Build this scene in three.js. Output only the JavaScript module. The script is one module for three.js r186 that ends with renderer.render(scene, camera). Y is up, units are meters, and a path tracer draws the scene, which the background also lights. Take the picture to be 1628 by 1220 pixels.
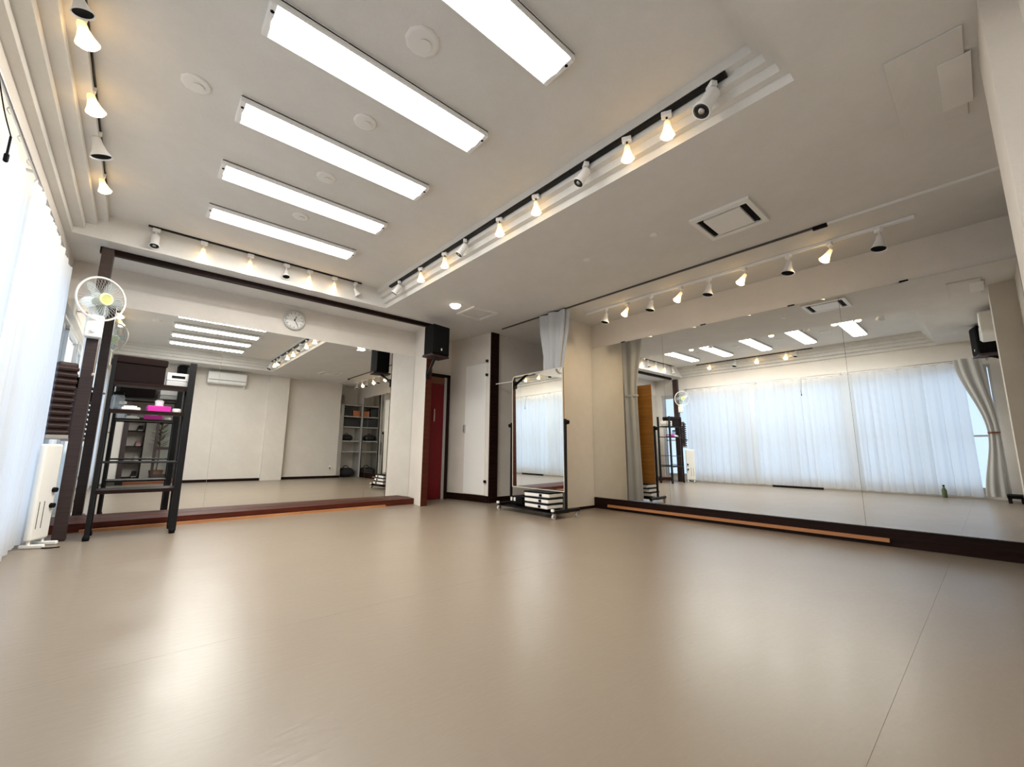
import * as THREE from 'three';
import { RoundedBoxGeometry } from 'three/addons/geometries/RoundedBoxGeometry.js';
import { mergeGeometries } from 'three/addons/utils/BufferGeometryUtils.js';
import { RectAreaLightUniformsLib } from 'three/addons/lights/RectAreaLightUniformsLib.js';

// ---------------------------------------------------------------- camera, daylight, exposure
const renderer = new THREE.WebGLRenderer({ antialias: true });
renderer.toneMapping = THREE.LinearToneMapping;
renderer.toneMappingExposure = 1.2;
renderer.shadowMap.enabled = true;
RectAreaLightUniformsLib.init();
const scene = new THREE.Scene();
const R = THREE.MathUtils.degToRad;
const camera = new THREE.PerspectiveCamera(84.8, 1628 / 1220, 0.02, 200);
{
  const yaw = 0.72240827, pitch = 0.1608229, roll = 0.00981669;
  const fw = new THREE.Vector3(Math.sin(yaw) * Math.cos(pitch), Math.sin(pitch), -Math.cos(yaw) * Math.cos(pitch));
  const r = new THREE.Vector3(Math.cos(yaw), 0, Math.sin(yaw));
  const u = new THREE.Vector3().crossVectors(r, fw);
  const r2 = r.clone().multiplyScalar(Math.cos(roll)).addScaledVector(u, Math.sin(roll));
  const u2 = u.clone().multiplyScalar(Math.cos(roll)).addScaledVector(r, -Math.sin(roll));
  camera.quaternion.setFromRotationMatrix(new THREE.Matrix4().makeBasis(r2, u2, fw.clone().negate()));
  camera.position.set(0, 0.755, 0);
}
// bright overcast daylight outside the curtained windows
scene.background = new THREE.Color().setRGB(0.74, 0.91, 1.22);
const TUBE = 27;           // radiance of the fluorescent lenses
const SPOT = 1.1;          // candela of one warm track bulb

// ---------------------------------------------------------------- helpers
let seed = 12345;
const rnd = () => { seed = (seed * 1664525 + 1013904223) >>> 0; return seed / 4294967296; };
const C = (r, g, b) => new THREE.Color().setRGB(r, g, b);
const taken = {};
const numbered = (n) => { const k = taken[n] = (taken[n] ?? -1) + 1; return k ? `${n}_${String(k).padStart(3, '0')}` : n; };
function thing(name, label, category, { pos = [0, 0, 0], turn = 0, group, kind } = {}) {
  const o = new THREE.Group(); o.name = numbered(name); scene.add(o);
  o.position.set(...pos); o.rotation.y = turn;
  o.userData = { label, category };
  if (group) o.userData.group = group;
  if (kind) o.userData.kind = kind;
  return o;
}
function part(parent, name, geo, mat, label) {
  const m = new THREE.Mesh(Array.isArray(geo) ? merge(geo) : geo, mat);
  m.name = name; parent.add(m);
  if (label) m.userData.label = label;
  return m;
}
function solo(name, geo, mat, label, category, { group, kind, pos, turn } = {}) {
  const m = new THREE.Mesh(Array.isArray(geo) ? merge(geo) : geo, mat);
  m.name = numbered(name); scene.add(m); m.userData = { label, category };
  if (group) m.userData.group = group;
  if (kind) m.userData.kind = kind;
  if (pos) m.position.set(...pos);
  if (turn) m.rotation.y = turn;
  return m;
}
const struct = (name, geo, mat, label, category = 'wall') => solo(name, geo, mat, label, category, { kind: 'structure' });
function merge(list) {
  if (list.length === 1) return list[0];
  return mergeGeometries(list.map((g) => { const h = g.index ? g.toNonIndexed() : g; for (const k of Object.keys(h.attributes)) if (!['position', 'normal', 'uv'].includes(k)) h.deleteAttribute(k); return h; }));
}
// axis aligned box from ranges
const bx = (x0, x1, y0, y1, z0, z1) => new THREE.BoxGeometry(x1 - x0, y1 - y0, z1 - z0).translate((x0 + x1) / 2, (y0 + y1) / 2, (z0 + z1) / 2);
const rb = (x0, x1, y0, y1, z0, z1, r = 0.008, s = 2) => new RoundedBoxGeometry(x1 - x0, y1 - y0, z1 - z0, s, Math.min(r, (x1 - x0) / 2.01, (y1 - y0) / 2.01, (z1 - z0) / 2.01)).translate((x0 + x1) / 2, (y0 + y1) / 2, (z0 + z1) / 2);
const V = (x, y, z) => new THREE.Vector3(x, y, z);
function rod(a, b, r, seg = 10, r2 = r) {
  const d = new THREE.Vector3().subVectors(b, a), g = new THREE.CylinderGeometry(r2, r, d.length(), seg);
  g.applyQuaternion(new THREE.Quaternion().setFromUnitVectors(V(0, 1, 0), d.clone().normalize()));
  return g.translate((a.x + b.x) / 2, (a.y + b.y) / 2, (a.z + b.z) / 2);
}
const tube = (pts, r, n = 24, seg = 8) => new THREE.TubeGeometry(new THREE.CatmullRomCurve3(pts.map((p) => V(...p))), n, r, seg);
const lathe = (pts, seg = 24) => new THREE.LatheGeometry(pts.map((p) => new THREE.Vector2(...p)), seg);
// polygon in plan (x, z) raised from y0 to y1
function plan(pts, y0, y1) {
  const s = new THREE.Shape(pts.map(([x, z]) => new THREE.Vector2(x, -z)));
  return new THREE.ExtrudeGeometry(s, { depth: y1 - y0, bevelEnabled: false }).rotateX(-Math.PI / 2).translate(0, y0, 0);
}
// plan rectangle with rectangular holes
function planRect(x0, x1, z0, z1, y0, y1, holes = []) {
  const s = new THREE.Shape([[x0, -z0], [x1, -z0], [x1, -z1], [x0, -z1]].map((p) => new THREE.Vector2(...p)));
  for (const [a, b, c, d] of holes) s.holes.push(new THREE.Path([[a, -c], [b, -c], [b, -d], [a, -d]].map((p) => new THREE.Vector2(...p))));
  return new THREE.ExtrudeGeometry(s, { depth: y1 - y0, bevelEnabled: false }).rotateX(-Math.PI / 2).translate(0, y0, 0);
}
// tileable value noise texture
function noiseTex(size, layers, contrast = 1, base = 0.5, tint) {
  const data = new Uint8Array(size * size * 4), acc = new Float32Array(size * size);
  let tot = 0;
  for (const [fx, fy, amp] of layers) {
    const g = new Float32Array(fx * fy).map(() => rnd()); tot += amp;
    for (let y = 0; y < size; y++) {
      const v = y / size * fy, j = Math.floor(v), fv = v - j, sv = fv * fv * (3 - 2 * fv), j1 = (j + 1) % fy;
      for (let x = 0; x < size; x++) {
        const u = x / size * fx, i = Math.floor(u), fu = u - i, su = fu * fu * (3 - 2 * fu), i1 = (i + 1) % fx;
        const a = g[j * fx + i], b = g[j * fx + i1], c = g[j1 * fx + i], d = g[j1 * fx + i1];
        acc[y * size + x] += amp * (a + (b - a) * su + (c - a) * sv + (a - b - c + d) * su * sv);
      }
    }
  }
  for (let k = 0; k < acc.length; k++) {
    const n = Math.max(0, Math.min(1, base + (acc[k] / tot - 0.5) * contrast));
    for (let c = 0; c < 3; c++) data[k * 4 + c] = Math.round(255 * (tint ? tint[0][c] + (tint[1][c] - tint[0][c]) * n : n));
    data[k * 4 + 3] = 255;
  }
  const t = new THREE.DataTexture(data, size, size);
  t.wrapS = t.wrapT = THREE.RepeatWrapping; t.magFilter = THREE.LinearFilter; t.minFilter = THREE.LinearMipmapLinearFilter; t.generateMipmaps = true;
  if (tint) t.colorSpace = THREE.SRGBColorSpace;
  t.needsUpdate = true;
  return t;
}
// uv in metres from the dominant axis of each face
function metreUV(g, sx = 1, sy = 1) {
  if (g.index) g = g.toNonIndexed();
  const p = g.attributes.position, n = g.attributes.normal, uv = new Float32Array(p.count * 2);
  for (let i = 0; i < p.count; i++) {
    const ax = Math.abs(n.getX(i)), ay = Math.abs(n.getY(i)), az = Math.abs(n.getZ(i));
    const [u, v] = ay >= ax && ay >= az ? [p.getX(i), p.getZ(i)] : ax >= az ? [p.getZ(i), p.getY(i)] : [p.getX(i), p.getY(i)];
    uv[2 * i] = u * sx; uv[2 * i + 1] = v * sy;
  }
  g.setAttribute('uv', new THREE.BufferAttribute(uv, 2));
  return g;
}
const matte = (color, roughness, specularIntensity = 0.25, o = {}) => new THREE.MeshPhysicalMaterial({ color, roughness, specularIntensity, ...o });
const std = (color, roughness = 0.6, o = {}) => new THREE.MeshStandardMaterial({ color, roughness, ...o });

// ---------------------------------------------------------------- materials
const plasterBump = noiseTex(512, [[64, 64, 1], [160, 160, 1], [256, 256, 0.6]]);
const plasterTone = noiseTex(512, [[4, 4, 1], [16, 16, 0.6], [90, 90, 0.5]], 1, 0.5, [[0.955, 0.95, 0.945], [1, 1, 1]]);
const wallMat = std(C(0.77, 0.72, 0.655), 0.85, { map: plasterTone, bumpMap: plasterBump, bumpScale: 0.0006 });
const ceilMat = std(C(0.75, 0.735, 0.70), 0.9, { map: plasterTone, bumpMap: plasterBump, bumpScale: 0.0004 });
const whitePaint = std(C(0.80, 0.78, 0.74), 0.55);
const jambMat = std(C(0.86, 0.85, 0.82), 0.6);
const floorTone = noiseTex(1024, [[5, 5, 0.8], [60, 160, 0.8], [110, 360, 1.2], [220, 500, 1]], 0.6, 0.5, [[0.622, 0.577, 0.52], [0.66, 0.615, 0.556]]);
const floorBump = noiseTex(1024, [[6, 8, 0.4], [22, 90, 1], [50, 210, 0.8], [110, 400, 0.3]], 1.2);
const floorRough = noiseTex(512, [[6, 6, 1], [60, 150, 1], [120, 250, 0.8]], 0.12, 0.6);
const floorMat = new THREE.MeshPhysicalMaterial({ color: C(0.635, 0.615, 0.60), roughness: 0.52, map: floorTone, bumpMap: floorBump, bumpScale: 0.00046, roughnessMap: floorRough, ior: 1.55 });
const darkGap = std(C(0.12, 0.10, 0.085), 0.8);
const grainTone = (a, b) => noiseTex(512, [[3, 40, 1], [6, 130, 1], [20, 256, 0.6]], 1.6, 0.5, [a, b]);
const woodDark = matte(C(1, 1, 1), 0.5, 0.3, { map: grainTone([0.07, 0.03, 0.02], [0.16, 0.075, 0.05]) });
const woodRed = matte(C(1, 1, 1), 0.5, 0.4, { map: grainTone([0.20, 0.075, 0.04], [0.34, 0.14, 0.08]) });
const woodPale = std(C(1, 1, 1), 0.45, { map: grainTone([0.62, 0.41, 0.25], [0.76, 0.54, 0.36]) });
const woodPost = std(C(1, 1, 1), 0.4, { map: grainTone([0.14, 0.09, 0.08], [0.23, 0.155, 0.14]) });
const plywood = std(C(1, 1, 1), 0.5, { map: grainTone([0.55, 0.36, 0.12], [0.68, 0.46, 0.18]) });
const woodMid = std(C(1, 1, 1), 0.45, { map: grainTone([0.36, 0.20, 0.10], [0.52, 0.31, 0.17]) });
const mirrorMat = std(C(0.90, 0.915, 0.905), 0.0, { metalness: 1 });
const mirrorEdge = std(C(0.30, 0.42, 0.38), 0.2);
const blackMetal = matte(C(0.006, 0.006, 0.0065), 0.45, 0.5);
const blackPlastic = matte(C(0.004, 0.004, 0.0045), 0.7);
const blackGloss = std(C(0.006, 0.006, 0.007), 0.15);
const whitePlastic = std(C(0.82, 0.81, 0.77), 0.4);
const lampWhite = std(C(0.86, 0.855, 0.84), 0.4);
const steel = std(C(0.55, 0.55, 0.55), 0.35, { metalness: 1 });
const grille = matte(C(0.006, 0.006, 0.006), 0.85);
const cloth = new THREE.MeshPhysicalMaterial({ color: C(0.91, 0.91, 0.90), roughness: 0.975, transmission: 0.78, thickness: 0, side: THREE.DoubleSide, specularIntensity: 0.1 });
const greyCloth = new THREE.MeshPhysicalMaterial({ color: C(0.50, 0.51, 0.52), roughness: 0.95, side: THREE.DoubleSide, sheen: 0.3 });
const paleCloth = new THREE.MeshPhysicalMaterial({ color: C(0.62, 0.61, 0.58), roughness: 0.95, transmission: 0.25, thickness: 0, side: THREE.DoubleSide });
const tubeGlow = std(C(0.9, 0.9, 0.88), 0.5, { emissive: C(1, 0.985, 0.93), emissiveIntensity: 14 });
const frostShade = new THREE.MeshPhysicalMaterial({ color: C(1, 0.93, 0.80), roughness: 0.9, transmission: 0.6, thickness: 0, side: THREE.DoubleSide });
const bulbGlow = std(C(0.9, 0.8, 0.6), 0.5, { emissive: C(1, 0.80, 0.52), emissiveIntensity: 7 });
const downGlow = std(C(0.9, 0.9, 0.85), 0.5, { emissive: C(1, 0.9, 0.74), emissiveIntensity: 4 });
const clearGlass = new THREE.MeshPhysicalMaterial({ color: C(0.97, 0.99, 0.98), roughness: 0, transmission: 1, thickness: 0 });
const alum = std(C(0.62, 0.62, 0.61), 0.4, { metalness: 0.6 });

// ---------------------------------------------------------------- dimensions of the room
const HL = 2.605, HT = 2.84;                 // low ceiling, raised tray
const XL = -0.68, XR = 4.86, ZF = -5.12, ZM = -5.86, ZR = 0.26, ZN = 0.36;
const T = { x0: -0.63, x1: 2.26, z0: -5.09, z1: -0.45 };   // opening of the tray

// ---------------------------------------------------------------- floor of vinyl sheets
{
  const f = thing('floor', 'beige vinyl sheet floor with a satin shine and faint seams', 'floor', { kind: 'structure' });
  part(f, 'subfloor', bx(-0.9, 6.0, -0.12, -0.003, -6.1, 1.8), darkGap);
  const seams = [1.75, -0.295, -2.115, -3.935, -6.05];
  for (let k = 0; k < 4; k++) part(f, 'vinyl_sheet', metreUV(bx(-0.85, 5.9, -0.003, 0, seams[k + 1] + 0.0004, seams[k] - 0.0004), 0.8, 0.8), floorMat);
}
// ---------------------------------------------------------------- ceiling with the stepped tray
{
  const c = thing('ceiling', 'pale grey plaster ceiling with a raised stepped tray', 'ceiling', { kind: 'structure' });
  const d = (HT - HL) / 4;
  part(c, 'low_ceiling', metreUV(planRect(-0.85, 6.0, -6.1, 1.8, HL, HL + d, [[T.x0, T.x1, T.z0, T.z1]])), ceilMat);
  for (let i = 1; i < 4; i++) part(c, 'tray_moulding', metreUV(planRect(-0.85, 2.6, -5.5, -0.1, HL + d * i, HL + d * (i + 1), [[T.x0 + 0.07 * i, T.x1 - 0.045 * i, T.z0, T.z1 - 0.045 * i]])), ceilMat);
  part(c, 'tray_top', metreUV(bx(-0.85, 2.6, HT, HT + 0.1, -5.5, -0.1)), ceilMat);
}
// ---------------------------------------------------------------- walls
const wz = [[-5.72, -3.77], [-3.77, -1.82], [-1.82, 0.12]];   // window openings along the left wall
{
  // left wall as an upright slab with three window openings
  const s = new THREE.Shape([[-0.55, 0], [6.0, 0], [6.0, HL + 0.03], [-0.55, HL + 0.03]].map((p) => new THREE.Vector2(...p)));
  for (const [a, b] of [[wz[0][0], wz[2][1]]]) s.holes.push(new THREE.Path([[-b, 0.07], [-a, 0.07], [-a, 2.19], [-b, 2.19]].map((p) => new THREE.Vector2(...p))));
  const g = new THREE.ExtrudeGeometry(s, { depth: 0.15, bevelEnabled: false }).rotateY(Math.PI / 2).translate(XL - 0.15, 0, 0);
  struct('wall_left', metreUV(g), wallMat, 'cream plaster wall behind the sheer white curtains');
}
struct('wall_back', metreUV(merge([bx(-0.83, 3.14, 0, HL + 0.02, ZM - 0.14, ZM - 0.006)])), wallMat, 'beige plaster wall around the recessed mirror under the round clock');
struct('wall_alcove_side', metreUV(plan([[3.016, -5.302], [3.1, -5.302], [3.14, -5.92], [3.123, -5.92], [3.123, ZM]], 0, HL + 0.02)), wallMat, 'cream splayed side of the mirror alcove');
struct('wall_entry', metreUV(bx(3.12, 4.05, 0, HL + 0.02, -6.08, -5.93)), wallMat, 'shaded cream wall around the red door');
const curve = []; for (let k = 0; k <= 14; k++) { const t = k / 14; curve.push([3.845 + 0.135 * Math.pow(t, 0.75), -5.95 + 0.92 * t]); }
struct('wall_closet', metreUV(plan([...curve, [4.13, -5.03], [4.13, -5.95]], 0, HL + 0.02)), wallMat, 'gently curved cream closet wall beside the red door');
struct('wall_recess', metreUV(merge([bx(4.12, 5.7, 0, HL + 0.02, -5.2, -5.05), bx(5.55, 5.7, 0, HL + 0.02, -5.06, -3.8)])), wallMat, 'grey shaded wall of the recess behind the mobile mirror');
struct('wall_stub', metreUV(bx(4.05, 5.7, 0, HL + 0.02, -3.95, -3.74)), wallMat, 'cream wall stub beside the hanging grey drape');
struct('wall_right', metreUV(bx(XR, XR + 0.15, 0, HL + 0.02, -3.75, 1.0)), wallMat, 'cream plaster wall carrying the three-panel mirror');
struct('wall_rear', metreUV(merge([bx(-0.83, -0.25, 0, HL + 0.02, ZR, ZR + 0.14), bx(-0.25, 0.78, 2.05, HL + 0.02, ZR, ZR + 0.14), bx(0.78, 2.5, 0, HL + 0.02, ZR, ZR + 0.14), bx(2.5, 4.3, 0, HL + 0.02, ZN, ZN + 0.1), bx(4.2, 4.3, 0, HL + 0.02, ZR + 0.1, 1.0), bx(4.2, 5.01, 0, HL + 0.02, 0.85, 1.0)])), wallMat, 'cream rear wall with the wall air conditioner');
struct('wall_column', metreUV(bx(2.34, 2.8, 0, HL + 0.02, 0.165, ZN + 0.02)), wallMat, 'square cream column standing proud of the rear wall', 'column');
struct('wall_vestibule', metreUV(merge([bx(-0.83, -0.7, 0, HL + 0.02, ZR + 0.1, 1.75), bx(1.0, 1.15, 0, HL + 0.02, ZR + 0.1, 1.75), bx(-0.83, 1.15, 0, HL + 0.02, 1.6, 1.75)])), wallMat, 'cream walls of the small entrance vestibule');
// baseboards
struct('baseboard_right', metreUV(merge([bx(XR - 0.022, XR + 0.002, 0, 0.142, -3.74, 0.31)]), 1, 1), woodDark, 'very dark brown base board under the three-panel mirror', 'base board');
struct('baseboard_stub', bx(4.045, XR - 0.02, 0, 0.035, -3.752, -3.735), woodDark, 'thin dark base strip under the wall stub', 'base board');
struct('baseboard_closet', plan([...curve.map(([x, z]) => [x - 0.012, z]), [3.99, -5.03], ...curve.slice().reverse().map(([x, z]) => [x + 0.004, z])], 0, 0.1), woodDark, 'dark brown base board along the curved closet wall', 'base board');
struct('baseboard_rear', merge([bx(0.79, 2.335, 0, 0.06, ZR - 0.012, ZR + 0.004), bx(2.805, 4.3, 0, 0.06, ZN - 0.012, ZN + 0.004)]), woodDark, 'dark brown base board along the rear wall', 'base board');
struct('baseboard_recess', bx(4.14, 5.55, 0, 0.08, -5.062, -5.045), woodDark, 'dark base board along the grey recess wall', 'base board');

// ---------------------------------------------------------------- alcove of the back mirror: frame boards, step, strip
{
  const t = thing('trim_1', 'dark brown wooden frame around the mirror alcove with a base step', 'frame', { kind: 'structure' });
  part(t, 'post', metreUV(bx(-0.43, -0.352, 0, 2.53, ZF - 0.09, ZF + 0.03), 1, 3), woodPost);
  part(t, 'post', metreUV(bx(3.013, 3.105, 0, 2.555, -5.303, -5.288), 1, 3), woodRed);
  part(t, 'beam', metreUV(bx(-0.46, 3.105, 2.55, 2.604, -5.33, -5.28)), woodDark);
  part(t, 'base_step', metreUV(plan([[-0.66, ZM], [3.118, ZM], [3.072, ZM + 0.27], [-0.66, ZM + 0.34]], 0, 0.078)), woodRed);
}
struct('trim_2', plan([[-0.3, -5.505], [2.62, -5.565], [2.62, -5.53], [-0.3, -5.465]], 0, 0.026), woodPale, 'pale wood strip on the floor before the alcove step', 'wood strip');
struct('trim_3', bx(XR - 0.055, XR - 0.023, 0.035, 0.065, -3.5, -0.66), woodPale, 'pale wood strip along the base of the three-panel mirror', 'wood strip');
struct('trim_4', metreUV(bx(3.98, 4.13, 0, HL, -5.055, -5.0)), woodDark, 'tall dark brown corner post beside the curved closet wall', 'post');
struct('trim_5', metreUV(bx(XR - 0.02, XR + 0.005, 0.142, 2.27, 0.285, 0.315)), woodDark, 'dark upright trim closing the three-panel mirror', 'trim');

// ---------------------------------------------------------------- wall mirrors
{
  const m = thing('wall_mirror', 'large recessed wall mirror under the round clock', 'mirror');
  for (const [a, b] of [[-0.665, 0.63], [0.63, 2.43], [2.43, 3.118]]) part(m, 'mirror_panel', bx(a + 0.001, b - 0.001, 0.079, 2.21, ZM - 0.0055, ZM + 0.001), mirrorMat);
  const n = thing('wall_mirror', 'wide three-panel wall mirror reflecting the white curtains', 'mirror');
  for (const [a, b] of [[-3.738, -2.62], [-2.62, -0.81], [-0.81, 0.284]]) {
    const p = part(n, 'mirror_panel', bx(-0.0025, 0.0025, -1.053, 1.05, a + 0.001, b - 0.001), mirrorMat);
    p.position.set(XR - 0.0145, 1.2, 0); p.rotation.z = R(0.37);      // panels lean a hair into the room
  }
  part(n, 'backing', bx(XR - 0.004, XR - 0.0005, 0.15, 2.24, -3.73, 0.28), matte(C(0.03, 0.03, 0.03), 0.8));
  for (const z of [-3.2, -2.1, -1.2, -0.35]) part(n, 'mirror_clip', rb(XR - 0.026, XR - 0.001, 2.247, 2.262, z - 0.03, z + 0.03, 0.003, 1), blackPlastic);
}

// ---------------------------------------------------------------- windows of the left wall
wz.forEach(([a, b], k) => {
  const w = thing(`window_${k + 1}`, ['aluminium sliding window behind the curtain nearest the dark alcove post', 'aluminium sliding window behind the middle curtain', 'aluminium sliding window behind the tied pale drape'][k], 'window', { kind: 'structure' });
  const x0 = XL - 0.12, x1 = XL - 0.05, m = (a + b) / 2;
  part(w, 'window_frame', [bx(x0, x1, 0.07, 0.115, a, b), bx(x0, x1, 2.145, 2.19, a, b), bx(x0, x1, 0.11, 2.15, a, a + 0.03), bx(x0, x1, 0.11, 2.15, b - 0.03, b)], alum);
  for (const [s0, s1, xo] of [[a + 0.04, m + 0.02, 0], [m - 0.02, b - 0.04, 0.03]]) {
    const xs = x0 + 0.005 + xo, s = part(w, 'sash', [bx(xs, xs + 0.028, 0.115, 0.175, s0, s1), bx(xs, xs + 0.028, 2.10, 2.145, s0, s1), bx(xs, xs + 0.028, 1.0, 1.03, s0, s1), bx(xs, xs + 0.028, 0.17, 2.11, s0, s0 + 0.035), bx(xs, xs + 0.028, 0.17, 2.11, s1 - 0.035, s1)], alum);
    part(s, 'pane', bx(xs + 0.013, xs + 0.015, 0.17, 1.005, s0 + 0.03, s1 - 0.03), clearGlass);
    part(s, 'pane', bx(xs + 0.013, xs + 0.015, 1.025, 2.105, s0 + 0.03, s1 - 0.03), clearGlass);
  }
});

// ---------------------------------------------------------------- curtains
function curtainGeo(z0, z1, top, bottom, x, phase) {
  const n = 260, m = 26, pos = [], uv = [], idx = [];
  for (let j = 0; j <= m; j++) for (let i = 0; i <= n; i++) {
    const u = i / n, v = j / m, z = z0 + (z1 - z0) * u, L = z1 - z0;
    const q = z * 23 + phase + 1.7 * Math.sin(z * 4.3 + phase), crease = Math.pow(Math.abs(Math.sin(q)), 0.45) * 2 - 1;
    const w = 0.75 * crease + 0.25 * Math.sin(z * 71 + 2 * phase);
    const loose = 0.5 + 0.5 * v, sway = 0.016 * Math.sin(z * 5.1 + phase + v * 1.7) * v;
    const dip = 0.028 * Math.pow(Math.abs(Math.sin(z * 13.5 + phase)), 1.5);
    const y = bottom + (top - dip - bottom) * (1 - v) + (1 - v) * 0 + 0.006 * v * Math.sin(z * 31);
    pos.push(x + 0.03 * w * loose + sway, y, z + 0.012 * v * Math.sin(z * 21 + phase)); uv.push(u * L, v * 2.2);
  }
  for (let j = 0; j < m; j++) for (let i = 0; i < n; i++) { const a = j * (n + 1) + i, b = a + 1, c = a + n + 1, d = c + 1; idx.push(a, c, b, b, c, d); }
  const g = new THREE.BufferGeometry();
  g.setAttribute('position', new THREE.Float32BufferAttribute(pos, 3)); g.setAttribute('uv', new THREE.Float32BufferAttribute(uv, 2)); g.setIndex(idx); g.computeVertexNormals();
  return g;
}
[[-5.0, -3.4, 'sheer white curtain hanging next to the dark alcove post'], [-3.56, -1.66, 'sheer white curtain in the middle of the rod'], [-1.78, -0.19, 'sheer white curtain hanging next to the tied pale drape']].forEach(([a, b, label], k) => {
  const c = thing('sheer_curtain', label, 'curtain');
  part(c, 'cloth', curtainGeo(a, b, 2.258, 0.035, k === 1 ? -0.63 : -0.59, 1.3 + 2.1 * k), cloth);
  for (let z = a + 0.08; z < b; z += 0.233) part(c, 'hook', tube([[-0.60, 2.244, z], [-0.612, 2.266, z], [-0.60, 2.28, z], [-0.592, 2.27, z]], 0.0022, 10, 5), steel);
});
{
  const r = thing('curtain_rod', 'slim grey curtain rod above the sheer curtains', 'curtain rod');
  part(r, 'rod', rod(V(-0.60, 2.28, -5.03), V(-0.60, 2.28, 0.11), 0.009), steel);
  for (const z of [-5.01, -3.39, -1.84, 0.1]) part(r, 'bracket', [bx(-0.682, -0.6, 2.274, 2.286, z - 0.008, z + 0.008), bx(-0.682, -0.676, 2.25, 2.31, z - 0.014, z + 0.014)], steel);
}
{
  const c = thing('pull_cord', 'short black pull cord hanging before the sheer curtain', 'cord', { pos: [-0.525, 0, -2.5] });
  part(c, 'cord', rod(V(0, 1.915, 0), V(0, 2.0, 0), 0.004, 8), blackPlastic);
  part(c, 'toggle', new THREE.CapsuleGeometry(0.008, 0.024, 4, 10).translate(0, 1.905, 0), blackPlastic);
  part(c, 'loop', tube([[0, 2.0, 0], [-0.03, 2.1, 0.004], [-0.072, 2.28, 0.002]], 0.0025, 14, 6), blackPlastic);
}
// gathered drapes: a closed pleated ring swept down with a waist
function drapeGeo(h, wide, waist, low, depth, pleats, tiltX = 0, foot = 0) {
  const n = 144, m = 30, pos = [], idx = [];
  for (let j = 0; j <= m; j++) {
    const v = j / m, k = v < waist[0] ? v / waist[0] : 1, k2 = v < waist[0] ? 0 : (v - waist[0]) / (1 - waist[0]);
    const e = k * k * (3 - 2 * k), e2 = k2 * k2 * (3 - 2 * k2);
    const w = wide + (waist[1] - wide) * e + (low - waist[1]) * e2, sx = tiltX * e - (tiltX - foot) * e2;
    for (let i = 0; i < n; i++) {
      const a = i / n * Math.PI * 2, pl = 1 + 0.6 * Math.sin(a * pleats + v * 0.9) * (0.45 + 0.55 * Math.abs(Math.cos(v * 2)));
      pos.push(Math.sin(a) * depth * (0.55 + 0.45 * w / wide) * pl, -v * h, sx + Math.cos(a) * w / 2 * (0.82 + 0.18 * pl));
    }
  }
  for (let j = 0; j < m; j++) for (let i = 0; i < n; i++) { const a = j * n + i, b = j * n + (i + 1) % n, c = a + n, d = b + n; idx.push(a, c, b, b, c, d); }
  const g = new THREE.BufferGeometry(); g.setAttribute('position', new THREE.Float32BufferAttribute(pos, 3)); g.setIndex(idx); g.computeVertexNormals();
  return g;
}
{
  const d = thing('grey_drape', 'grey drape gathered on the ceiling rail behind the mobile mirror', 'curtain', { pos: [3.975, 0, -3.685] });
  part(d, 'cloth', drapeGeo(2.54, 0.5, [0.36, 0.27], 0.32, 0.048, 7).translate(0, 2.58, 0), greyCloth);
  part(d, 'tie_band', new THREE.TorusGeometry(0.1, 0.012, 8, 28).rotateX(Math.PI / 2).scale(0.5, 1.6, 1.42).translate(0, 1.62, 0), greyCloth);
  const p = thing('pale_drape', 'pale grey drape tied back at the end of the curtain rod', 'curtain', { pos: [-0.475, 0, -0.12] });
  part(p, 'cloth', drapeGeo(2.22, 0.3, [0.55, 0.13], 0.26, 0.045, 7, 0.16, 0.1).translate(0, 2.28, 0), paleCloth);
  part(p, 'tie_band', new THREE.TorusGeometry(0.06, 0.012, 8, 24).rotateX(Math.PI / 2).translate(0, 1.06, 0.16), woodMid);
}

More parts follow.
